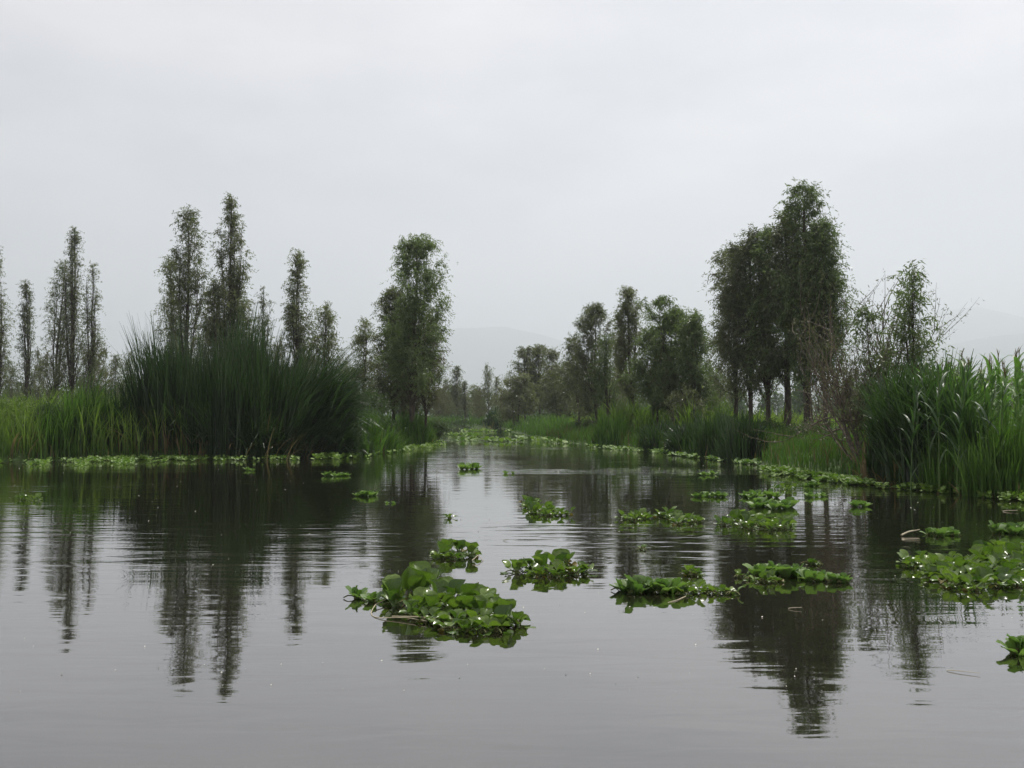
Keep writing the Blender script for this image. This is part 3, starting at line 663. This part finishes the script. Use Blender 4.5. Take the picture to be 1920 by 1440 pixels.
# ------------------------------------------------------------------ floating plants: leaf models
def blade_grid(nu, nv, fn):
    u = np.linspace(0, 1, nv); P = []
    for b in u:
        for a in np.linspace(-1, 1, nu): P.append(fn(a, b))
    i = np.arange(nv - 1)[:, None] * nu; j = np.arange(nu - 1)[None]
    F = np.stack([i + j, i + j + 1, i + j + 1 + nu, i + j + nu], -1).reshape(-1, 4)
    return np.array(P), F
def hyacinth_leaf(seed, plen, out_, size, cup, tilt, wave, bm='hyacinth'):
    """petiole (swollen) from the origin up and out, round glossy blade on top; out is along +X"""
    rng = np.random.default_rng(seed)
    s = np.linspace(0, 1, 6)
    pts = np.stack([out_ * s ** 1.4, 0 * s, plen * s * (1 - .12 * s)], -1)
    rad = size * (.07 + .10 * np.exp(-((s - .3) / .25) ** 2)) * (1 - .55 * s)
    tv, tf = tubes([(pts, rad)], 5)
    tip = pts[-1]
    def fn(a, b):
        w = .57 * max(1e-4, 1 - abs(2 * b - 1) ** 2.4) ** .5 * (1.04 - .12 * b) + .008
        x = b; y = a * w
        z = cup * (a * a * w * 1.2) + wave * math.sin(a * 3 + b * 4 + seed) * .06 - .22 * (b - .35) ** 2 * (1 + wave)
        return (x * size, y * size, z * size)
    bv, bf = blade_grid(7, 7, fn)
    ct, st = math.cos(tilt), math.sin(tilt)
    bv = np.stack([bv[:, 0] * ct - bv[:, 2] * st, bv[:, 1], bv[:, 0] * st + bv[:, 2] * ct], -1) + tip - np.array([.04 * size * ct, 0, .04 * size * st])
    V = np.concatenate([tv, bv]); mi = np.concatenate([np.zeros(len(tf)), np.ones(len(bf))])
    return make_mesh('leaf', V, [tf, bf + len(tv)], [M['petiole'], M[bm]], var=np.concatenate([np.full(len(tv), .4), np.full(len(bv), rng.random())]), smooth=True, mi=mi)
def lettuce_leaf(seed, size, tilt):
    rng = np.random.default_rng(seed); wv = rng.uniform(0, 6.28)
    def fn(a, b):
        w = .10 + .36 * b ** .8 * (1 - .25 * b ** 6)
        x = b * (1 - .10 * a * a * b) ; y = a * w * (1 if b < .95 else .9)
        z = .025 * math.cos(a * 9) * b + .10 * a * a * b + .22 * b * b - .20 * b ** 4 + .02 * math.sin(wv + a * 5) * b
        return (x * size, y * size, z * size)
    V, F = blade_grid(9, 6, fn)
    ct, st = math.cos(tilt), math.sin(tilt)
    V = np.stack([V[:, 0] * ct - V[:, 2] * st, V[:, 1], V[:, 0] * st + V[:, 2] * ct], -1)
    return make_mesh('leaf', V, [F], [M['lettuce']], var=np.full(len(V), rng.random()), smooth=True)
rng = np.random.default_rng(61)
HL = {'up': [hyacinth_leaf(i, .085 + .035 * rng.random(), .02 + .03 * rng.random(), .105 + .03 * rng.random(), rng.uniform(.1, .8), rng.uniform(.75, 1.4), rng.uniform(.2, 1)) for i in range(6)],
      'mid': [hyacinth_leaf(10 + i, .055 + .03 * rng.random(), .04 + .04 * rng.random(), .10 + .025 * rng.random(), rng.uniform(.0, .7), rng.uniform(.2, .9), rng.uniform(.3, 1.3)) for i in range(7)],
      'low': [hyacinth_leaf(20 + i, .03 + .02 * rng.random(), .06 + .03 * rng.random(), .085 + .025 * rng.random(), rng.uniform(-.2, .5), rng.uniform(-.25, .45), rng.uniform(.3, 1.3)) for i in range(6)]}
HOLD = [hyacinth_leaf(40 + i, .035, .07, .09, .5, .1, 1.5, 'hyacinth_old') for i in range(3)]
LL = {'in': [lettuce_leaf(i, .1, rng.uniform(.95, 1.4)) for i in range(4)], 'out': [lettuce_leaf(10 + i, .13, rng.uniform(.4, 1.0)) for i in range(5)]}
# crown stub of a rosette, with short runners
def stub_mesh(seed):
    rng = np.random.default_rng(seed); polys = [(np.array([(0, 0, -.06), (0, 0, -.01), (0, 0, .02), (0, 0, .035)]), np.array([.006, .018, .016, .004]))]
    for k in range(4):
        a = rng.uniform(0, 6.28); l = rng.uniform(.05, .1); s = np.linspace(0, 1, 4)
        polys.append((np.stack([np.cos(a) * l * s, np.sin(a) * l * s, .005 + .02 * np.sin(s * 3)], -1), np.full(4, .005)))
    v, f = tubes(polys, 5); return make_mesh('rosette', v, [f], M['rhizome'], smooth=True)
STUB = [stub_mesh(i) for i in range(3)]
def merged_rosette(kind, seed, n):
    """a whole rosette in one mesh for plants too small to show their leaves singly"""
    rng = np.random.default_rng(seed); Vs, Fs, vs_, mis, off = [], [], [], [], 0
    for i, (me, rot, sc) in enumerate(leaf_layout(kind, rng, n, 1.0)):
        v = np.empty(len(me.vertices) * 3, np.float32); me.vertices.foreach_get('co', v); v = v.reshape(-1, 3) * sc
        v = v @ np.array(Matrix.Rotation(rot[2], 3, 'Z') @ Matrix.Rotation(rot[1], 3, 'Y')).T
        f = np.empty(len(me.polygons) * 4, np.int32); me.loops.foreach_get('vertex_index', f); f = f.reshape(-1, 4)
        q = np.empty(len(me.polygons), np.int32); me.polygons.foreach_get('material_index', q)
        a = np.empty(len(me.vertices), np.float32); me.attributes['var'].data.foreach_get('value', a)
        Vs.append(v); Fs.append(f + off); vs_.append(a); mis.append(q); off += len(v)
    mats = [M['petiole'], M['hyacinth']] if kind == 'hyacinth' else [M['lettuce']]
    return make_mesh('rosette', np.concatenate(Vs), [np.concatenate(Fs)], mats, var=np.concatenate(vs_), smooth=True, mi=np.concatenate(mis))
def leaf_layout(kind, rng, n, tall):
    res = []; a0 = rng.uniform(0, 6.28)
    for k in range(n):
        a = a0 + k * 2.4 + rng.normal(0, .25)
        if kind == 'hyacinth':
            f = k / max(1, n - 1)
            if rng.random() < .07: res.append((HOLD[rng.integers(3)], (0, rng.normal(0, .2), a), rng.uniform(.6, .95))); continue
            key = 'up' if f < .28 * tall else ('mid' if f < .68 else 'low')
            me = HL[key][rng.integers(len(HL[key]))]; sc = rng.uniform(.5, 1.08)
            res.append((me, (0, rng.normal(0, .14), a), sc))
        else:
            key = 'in' if k < n * .4 else 'out'; me = LL[key][rng.integers(len(LL[key]))]
            res.append((me, (0, rng.normal(0, .1), a), rng.uniform(.8, 1.15)))
    return res
MR = {k: [merged_rosette(k, 70 + i, 7 if k == 'hyacinth' else 9) for i in range(3)] for k in ('hyacinth', 'lettuce')}

RAFTS = 'floating water plants on the canal'
def raft(label, pieces, seed, name='hyacinth_raft', cat='water plants', stems=(), fine=True):
    """pieces: (kind, px, py, scale, leaves, tallness); every rosette stands on the water under its pixel"""
    rng = np.random.default_rng(seed)
    c = np.mean([wat(p[1], p[2]) for p in pieces], 0)
    t = thing(name, label, cat, (c[0], c[1], 0), RAFTS)
    for kind, px, py, sc, n, tall in pieces:
        q = wat(px, py) - c
        if not fine:
            link('rosette', MR[kind][rng.integers(3)], t, loc=(q[0], q[1], -.01), rot=(0, 0, rng.uniform(0, 6.28)), scale=sc); continue
        r_ = link('rosette', STUB[rng.integers(3)], t, loc=(q[0], q[1], 0))
        for me, rot, s2 in leaf_layout(kind, rng, n, tall):
            link('leaf', me, r_, loc=(rng.normal(0, .012), rng.normal(0, .012), -.012), rot=rot, scale=s2 * sc)
    for pts, r in stems:
        P = np.array([np.append((wat(x, y) - c)[:2], z) for x, y, z in pts])
        s = np.linspace(0, 1, len(P)); ss = np.linspace(0, 1, 12)
        P = np.stack([np.interp(ss, s, P[:, j]) for j in range(3)], -1)
        v, f = tubes([(P, np.full(12, r) * (1.1 - .4 * ss))], 5)
        link('runner', make_mesh('runner', v, [f], M['straw'], smooth=True), t)
    return t
def fill(kind, x0, x1, y0, y1, n, sc, leaves, tall, seed, gap=.09, shape='ellipse'):
    """n rosettes spread over an area of water given by its corners in the photograph"""
    rng = np.random.default_rng(seed); res = []; pts = []; tries = 0
    while len(res) < n and tries < 6000:
        tries += 1
        px = rng.uniform(x0, x1); py = rng.uniform(y0, y1)
        if shape == 'ellipse' and ((px - (x0 + x1) / 2) / (x1 - x0) * 2) ** 2 + ((py - (y0 + y1) / 2) / (y1 - y0) * 2) ** 2 > 1: continue
        w = wat(px, py)
        if any(np.linalg.norm(w - q) < gap for q in pts): continue
        pts.append(w); res.append((kind, px, py, sc * rng.uniform(.85, 1.15), leaves, tall))
    return res
H_, L_ = 'hyacinth', 'lettuce'
# nearest raft
near = [(H_, 742, 1136, 1.05, 10, 1.6), (H_, 770, 1126, 1.3, 10, 1.8), (H_, 798, 1120, 1.4, 10, 1.9), (H_, 732, 1122, 1.05, 9, 1.5), (H_, 826, 1132, 1.1, 11, 1.3), (H_, 856, 1127, 1.0, 11, 1.4),
        (H_, 884, 1134, 1.0, 11, 1.3), (H_, 912, 1142, .95, 11, 1.2), (H_, 786, 1146, .95, 11, 1.1), (H_, 812, 1152, .9, 11, 1.0), (H_, 842, 1150, .9, 11, 1.0), (H_, 870, 1152, .9, 11, 1.0), (H_, 900, 1156, .9, 11, 1.0),
        (H_, 928, 1160, .9, 11, 1.0), (H_, 952, 1166, .9, 10, 1.0), (H_, 826, 1168, .8, 10, .7), (H_, 854, 1170, .8, 10, .7), (H_, 884, 1170, .8, 10, .7), (H_, 912, 1174, .8, 10, .7), (H_, 940, 1176, .75, 10, .7),
        (H_, 800, 1166, .75, 9, .6), (H_, 775, 1158, .75, 9, .6), (H_, 842, 1182, .7, 8, .4), (H_, 872, 1184, .7, 8, .4), (H_, 902, 1185, .7, 8, .4), (H_, 970, 1172, .9, 9, 1.1), (H_, 930, 1184, .65, 8, .4),
        (L_, 668, 1122, 1.0, 9, 1), (L_, 700, 1128, .85, 9, 1), (L_, 726, 1120, .8, 8, 1)]
raft('largest nearest hyacinth raft, glossy round leaves with a pale green arm at its left', near, 401,
     stems=[([(724, 1131, .03), (702, 1140, .02), (694, 1152, .0), (706, 1160, .004), (760, 1163, .02), (800, 1170, .02)], .004), ([(735, 1160, .015), (790, 1165, .03), (830, 1168, .01)], .005)])
raft('compact hyacinth clump with two raised leaves, just behind the largest raft', [(H_, 835, 1040, .95, 11, 1.5), (H_, 862, 1038, 1.0, 11, 1.9), (H_, 882, 1044, .85, 11, 1.0), (H_, 850, 1048, .8, 10, .6), (H_, 828, 1046, .75, 10, .6)], 402,
     stems=[([(885, 1055, .02), (897, 1050, .05), (906, 1052, .0)], .004)])
raft('elongated hyacinth clump with upright leaves right of the compact one', [(H_, 968, 1074, .8, 10, 1.5), (H_, 995, 1068, .95, 11, 1.4), (H_, 1022, 1074, .95, 11, 1.0), (H_, 1045, 1068, .95, 11, 1.3), (H_, 1060, 1062, .95, 10, 1.8), (H_, 1075, 1078, .8, 11, .7), (H_, 1092, 1074, .8, 10, .6), (H_, 1010, 1080, .75, 10, .6), (H_, 1040, 1081, .75, 10, .5)], 403)
raft('straggling hyacinth raft in midwater left of the bright streak', fill(H_, 968, 1003, 942, 953, 4, .85, 7, .9, 1) + fill(H_, 992, 1050, 952, 970, 9, .85, 8, .8, 2, .12) + fill(H_, 1050, 1072, 965, 972, 2, .8, 7, .8, 3), 404)
raft('small round hyacinth clump, left of two in the dark midwater reflection', fill(H_, 1168, 1208, 968, 978, 6, .85, 8, .9, 4, .11), 405)
raft('low long hyacinth clump, right of two in the dark midwater reflection', fill(H_, 1226, 1270, 968, 978, 5, .85, 8, .8, 5, .11) + fill(H_, 1262, 1314, 974, 985, 6, .8, 8, .6, 6, .11), 406)
raft('long tapering hyacinth raft below the reflected trunks of the tall clump', fill(H_, 1343, 1368, 978, 986, 2, .8, 7, 1, 7) + fill(H_, 1370, 1405, 968, 984, 6, .85, 8, .7, 8, .11) + fill(H_, 1392, 1486, 980, 996, 15, .85, 8, .7, 9, .12), 407)
raft('pale floating lettuce strip with darker hyacinth at its right end, lower middle', [(L_, 1168, 1108, 1.1, 10, 1), (L_, 1192, 1112, 1.3, 10, 1), (L_, 1216, 1108, 1.2, 10, 1), (L_, 1240, 1112, 1.2, 10, 1), (L_, 1262, 1110, 1.3, 10, 1), (L_, 1205, 1104, 1.0, 9, 1)] +
     [(H_, 1280, 1115, .65, 10, .3), (H_, 1302, 1112, .65, 10, .5), (H_, 1322, 1110, .6, 10, .5), (H_, 1340, 1114, .55, 10, .4), (H_, 1358, 1111, .55, 10, .4), (H_, 1374, 1114, .55, 6, .4)], 408, name='lettuce_raft',
     stems=[([(1286, 1118, 0.0), (1270, 1126, .004), (1252, 1130, .0)], .004)])
raft('pale floating lettuce strip with small dark leaves along its front, right of centre', [(L_, 1425, 1080, 1.3, 10, 1), (L_, 1448, 1078, 1.3, 10, 1), (L_, 1472, 1082, 1.3, 10, 1), (L_, 1494, 1080, 1.2, 10, 1), (L_, 1516, 1088, .95, 9, 1), (L_, 1540, 1089, .95, 9, 1), (L_, 1563, 1091, .9, 9, 1), (L_, 1582, 1092, .9, 9, 1)] +
     [(H_, 1388, 1082, .5, 6, .4), (H_, 1408, 1086, .5, 6, .4), (H_, 1428, 1091, .55, 10, .4), (H_, 1446, 1092, .55, 10, .4), (H_, 1462, 1090, .5, 6, .3)], 409, name='lettuce_raft')
big = fill(H_, 1745, 1945, 1054, 1110, 33, .86, 9, .7, 10, .15) + fill(H_, 1692, 1765, 1052, 1066, 8, .75, 7, .5, 11, .12) + fill(H_, 1820, 1945, 1036, 1056, 12, .9, 8, .8, 12, .14)
raft('broad hyacinth raft running off the right edge of the picture', big, 410)
raft('lone floating lettuce rosette cut by the right edge', [(L_, 1908, 1226, 1.05, 9, 1), (L_, 1926, 1224, 1.1, 9, 1)], 411, name='lettuce_rosette')
raft('floating lettuce strip at the right edge just above the broad hyacinth raft', [(L_, 1868, 1000, 1.3, 9, 1), (L_, 1882, 998, 1.2, 9, 1), (L_, 1898, 1001, 1.4, 9, 1), (L_, 1914, 1000, 1.4, 9, 1)], 412, name='lettuce_raft')
raft('small pale lettuce group right of the white floating stick', [(L_, 1742, 1003, .9, 8, 1), (L_, 1762, 1006, 1.2, 9, 1), (L_, 1776, 1003, 1.1, 9, 1), (L_, 1790, 1004, .8, 8, 1)], 413, name='lettuce_raft')
raft('tiny two leaved hyacinth alone on bright water above the compact clump', [(H_, 843, 972, .7, 5, 1.2)], 414, name='hyacinth_plant')
raft('small dark hyacinth tuft above the long lettuce strip', [(H_, 1292, 1078, .6, 10, .8), (H_, 1303, 1079, .55, 10, .6)], 415, name='hyacinth_plant')
raft('small hyacinth tuft above the right end of the lettuce strip with dark front leaves', [(H_, 1520, 1058, .5, 10, .7), (H_, 1531, 1058, .5, 6, .6)], 416, name='hyacinth_plant')
raft('single sprig between the midwater clumps and the long lettuce strip', [(H_, 1203, 1031, .42, 5, .8)], 417, name='hyacinth_plant')
# farther small ones
def far_raft(label, spots, seed): raft(label, spots, seed, fine=False, name='lettuce_raft' if spots[0][0] == L_ else 'hyacinth_raft')
def row(kind, x0, x1, y, n, sc, seed, dy=2):
    r = np.random.default_rng(seed); return [(kind, x, y + r.uniform(-dy, dy), sc * .82 * r.uniform(.7, 1.2), 7, 1) for x in np.linspace(x0, x1, n)]
far_raft('bright lettuce strip nearest above the long tapering raft', row(L_, 1420, 1482, 952, 7, 1.7, 1, 4), 431)
far_raft('pale lettuce strip, upper left of the stack above the tapering raft', row(L_, 1398, 1456, 933, 6, 1.7, 2), 432)
far_raft('thin dark leaf row, topmost of the stack above the tapering raft', row(H_, 1452, 1490, 918, 6, .9, 3), 433)
far_raft('low lettuce strip left of the stacked strips in the trunk reflections', row(L_, 1306, 1356, 931, 6, 1.3, 4, 1), 434)
far_raft('short thin lettuce strip right of the stacked strips', row(L_, 1519, 1543, 932, 3, 1.1, 5, 1), 435)
far_raft('lone lettuce rosette on black water under the cane', row(L_, 1604, 1620, 950, 2, 1.6, 6, 1), 436)
far_raft('small green clump on the water in line with the canal opening', row(L_, 866, 894, 880, 4, 1.9, 7, 1), 437)
far_raft('small green strip left of the canal opening below the willow pair', row(L_, 612, 652, 893, 6, 1.3, 8, 1), 438)
far_raft('pale strip in the willow pair reflection', row(L_, 670, 702, 930, 5, 1.1, 9, 1), 439)
far_raft('tiny pale sprig right of the strip in the willow pair reflection', row(L_, 726, 738, 943, 2, .7, 10, 1), 440)
far_raft('small yellow green tuft just off the foot of the big reed bed', row(L_, 464, 474, 883, 2, 1.3, 11, 1), 441)
far_raft('low leafy group at the left edge of the water', row(H_, 40, 72, 938, 5, .8, 12, 1), 442)
far_raft('short leaf strip on the ruffled bright band near the right bank', row(L_, 1318, 1336, 891, 3, 1.2, 13, 1), 443)
far_raft('leaf strip floating off the low grassy right bank', row(L_, 1512, 1532, 911, 3, 1.2, 14, 1), 444)
far_raft('tiny leaf pair on bright water right of the canal opening clump', row(L_, 948, 962, 888, 2, 1.0, 15, 1), 445)

# leaf mats along the banks: too small and many to count
def leaf_mat_stuff(label, quads, seed, size):
    rng = np.random.default_rng(seed); P = []
    for (x0, y0, x1, y1, th, n) in quads:       # a strip from (x0,y0) to (x1,y1) in the photograph, th pixels deep
        u = rng.random(n); wob = np.sin(u * 23 + seed) * .35 + np.sin(u * 57) * .2
        px = x0 + (x1 - x0) * u + rng.normal(0, 1.5, n); py = y0 + (y1 - y0) * u + rng.uniform(-1, 1, n) * th * np.clip(.75 + wob * 1.4, .15, 2) + wob * th * .5
        keep = rng.random(n) < np.clip(-.5 + 2.4 * lump(px * .04, py * .3, seed + 3), 0.03, 1)
        P += [wat(a, b) for a, b in zip(px[keep], py[keep])]
    P = np.array(P); n = len(P)
    d = P[:, 1]
    S = size * rng.uniform(.6, 1.3, n)
    a = rng.uniform(0, 6.28, n); tl = rng.uniform(0.0, .95, n) ** 1.2
    D = np.stack([np.cos(a) * np.cos(tl), np.sin(a) * np.cos(tl), np.sin(tl)], -1); Sd = np.stack([-np.sin(a), np.cos(a), rng.normal(0, .15, n)], -1)
    P[:, 2] = rng.uniform(.004, .09, n)
    pts = [(0, 0), (.35, .42), (.8, .4), (1, 0), (.8, -.4), (.35, -.42)]
    V = np.stack([P + D * (S * x)[:, None] + Sd * (S * y)[:, None] + np.array([0, 0, 1.]) * (S * .15 * abs(y))[:, None] for x, y in pts], 1).reshape(-1, 3)
    b = np.arange(n)[:, None] * 6
    F = np.concatenate([b + np.array([[0, 1, 2, 3]]), b + np.array([[0, 3, 4, 5]])])
    o = link('floating_leaf_mat', make_mesh('floating_leaf_mat', V, [F], M['mat'], var=np.repeat(rng.random(n), 6)))
    tag(o, label, 'water plants', kind='stuff')
leaf_mat_stuff('bright band of floating leaves along the left bank under the reeds', [(-60, 864, 250, 862, 9, 5200), (200, 863, 430, 861, 4.5, 2200), (430, 861, 560, 860, 3.5, 1000)], 501, .085)
leaf_mat_stuff('floating leaves off the point of the left bank', [(590, 859, 700, 855, 4, 900), (690, 853, 810, 838, 3, 900), (800, 836, 835, 832, 3, 300)], 502, .12)
leaf_mat_stuff('pale floating leaf carpet at the far end of the canal', [(820, 807, 960, 810, 1.0, 260), (835, 816, 900, 820, 1.5, 120), (860, 826, 980, 829, 1.5, 200), (970, 822, 1080, 834, 1.2, 200)], 503, .25)
leaf_mat_stuff('floating leaf fringe along the middle of the right bank', [(1000, 822, 1120, 838, 3, 700), (1120, 840, 1250, 850, 2.2, 560), (1250, 853, 1420, 872, 1.6, 420)], 504, .12)
leaf_mat_stuff('leafy mat off the low grassy shore before the bare shrub', [(1430, 884, 1520, 895, 6, 1200), (1510, 896, 1610, 907, 4, 900), (1590, 908, 1640, 910, 2, 200)], 505, .10)
leaf_mat_stuff('fringe of small floating leaves below the cane at the right', [(1640, 916, 1740, 919, 2, 300), (1715, 917, 1830, 925, 4, 1500), (1820, 925, 1960, 942, 5, 2200)], 506, .075)

# white stick and twigs drifting
def stick(label, pts, r, z=.02):
    P = np.array([wat(x, y) for x, y in pts]); c = P.mean(0); P = P - c; P[:, 2] = z + np.linspace(0, r * 2.5, len(P))
    s = np.linspace(0, 1, len(P)); ss = np.linspace(0, 1, 8)
    Q = np.stack([np.interp(ss, s, P[:, j]) for j in range(3)], -1); Q[:, 2] += r * .4 * np.sin(ss * 5)
    v, f = tubes([(Q, r * .6 * (1.0 - .5 * ss))], 6)
    o = link('floating_stick', make_mesh('floating_stick', v, [f], M['straw'], smooth=True), loc=(c[0], c[1], 0)); tag(o, label, 'stick')
stick('white floating stick on the dark water left of the small lettuce group', [(1690, 1006), (1708, 1003), (1724, 1002)], .02, .015)
stick('thin drifting twig alone near the lower right corner', [(1775, 1258), (1805, 1262), (1838, 1266)], .004, .004)
stick('short drifting straw left of the elongated hyacinth clump', [(944, 1014), (954, 1015)], .006, .004)
stick('thin pale straw lying at the right edge of the dark water', [(1880, 959), (1908, 960)], .01, .004)
stick('thin pale straw below the right lettuce strip', [(1478, 1142), (1504, 1143)], .006, .004)
rng = np.random.default_rng(88)
n = 400; px = rng.uniform(0, 1920, n); py = 870 + 430 * rng.random(n) ** 2.2
P = np.array([wat(a, b) for a, b in zip(px, py)]); P = P[canal_sd(P[:, 0], P[:, 1]) < -.3]; n = len(P); P[:, 2] = .004
S = rng.uniform(.25, 1.0, n) ** 2 * .0011 * P[:, 1] + .001; aa = rng.uniform(0, 6.28, n)
V = np.stack([P + np.stack([np.cos(aa + k) * S * f_, np.sin(aa + k) * S * f_, np.full(n, .004 * (k > 2))], -1) for k, f_ in ((0, 1.), (1.5, .6), (3.1, .9), (4.6, .5))], 1).reshape(-1, 3)
o = link('floating_specks', make_mesh('floating_specks', V, [np.arange(n * 4).reshape(n, 4)], M['speck'])); o.name = 'floating_debris'
tag(o, 'tiny pale specks of plant debris drifting on the water', 'debris', kind='stuff')

# ------------------------------------------------------------------ haze: the air of the valley
m, N, L = newmat('valley_haze')
o = N.new('ShaderNodeOutputMaterial'); pv = N.new('ShaderNodeVolumePrincipled')
pv.inputs['Color'].default_value = (.80, .85, .92, 1); pv.inputs['Density'].default_value = 3.2e-4; pv.inputs['Anisotropy'].default_value = 0.42
L.new(pv.outputs[0], o.inputs['Volume'])
bx = np.array([(x, y, z) for z in (-3.5, 1120) for x, y in ((-13500, -800), (13500, -800), (13500, 11500), (-13500, 11500))], float)
bf = np.array([(3, 2, 1, 0), (4, 5, 6, 7), (0, 1, 5, 4), (1, 2, 6, 5), (2, 3, 7, 6), (3, 0, 4, 7)])
hz = link('haze', make_mesh('haze', bx, [bf], m)); tag(hz, 'pale even haze filling the valley air', kind='stuff')
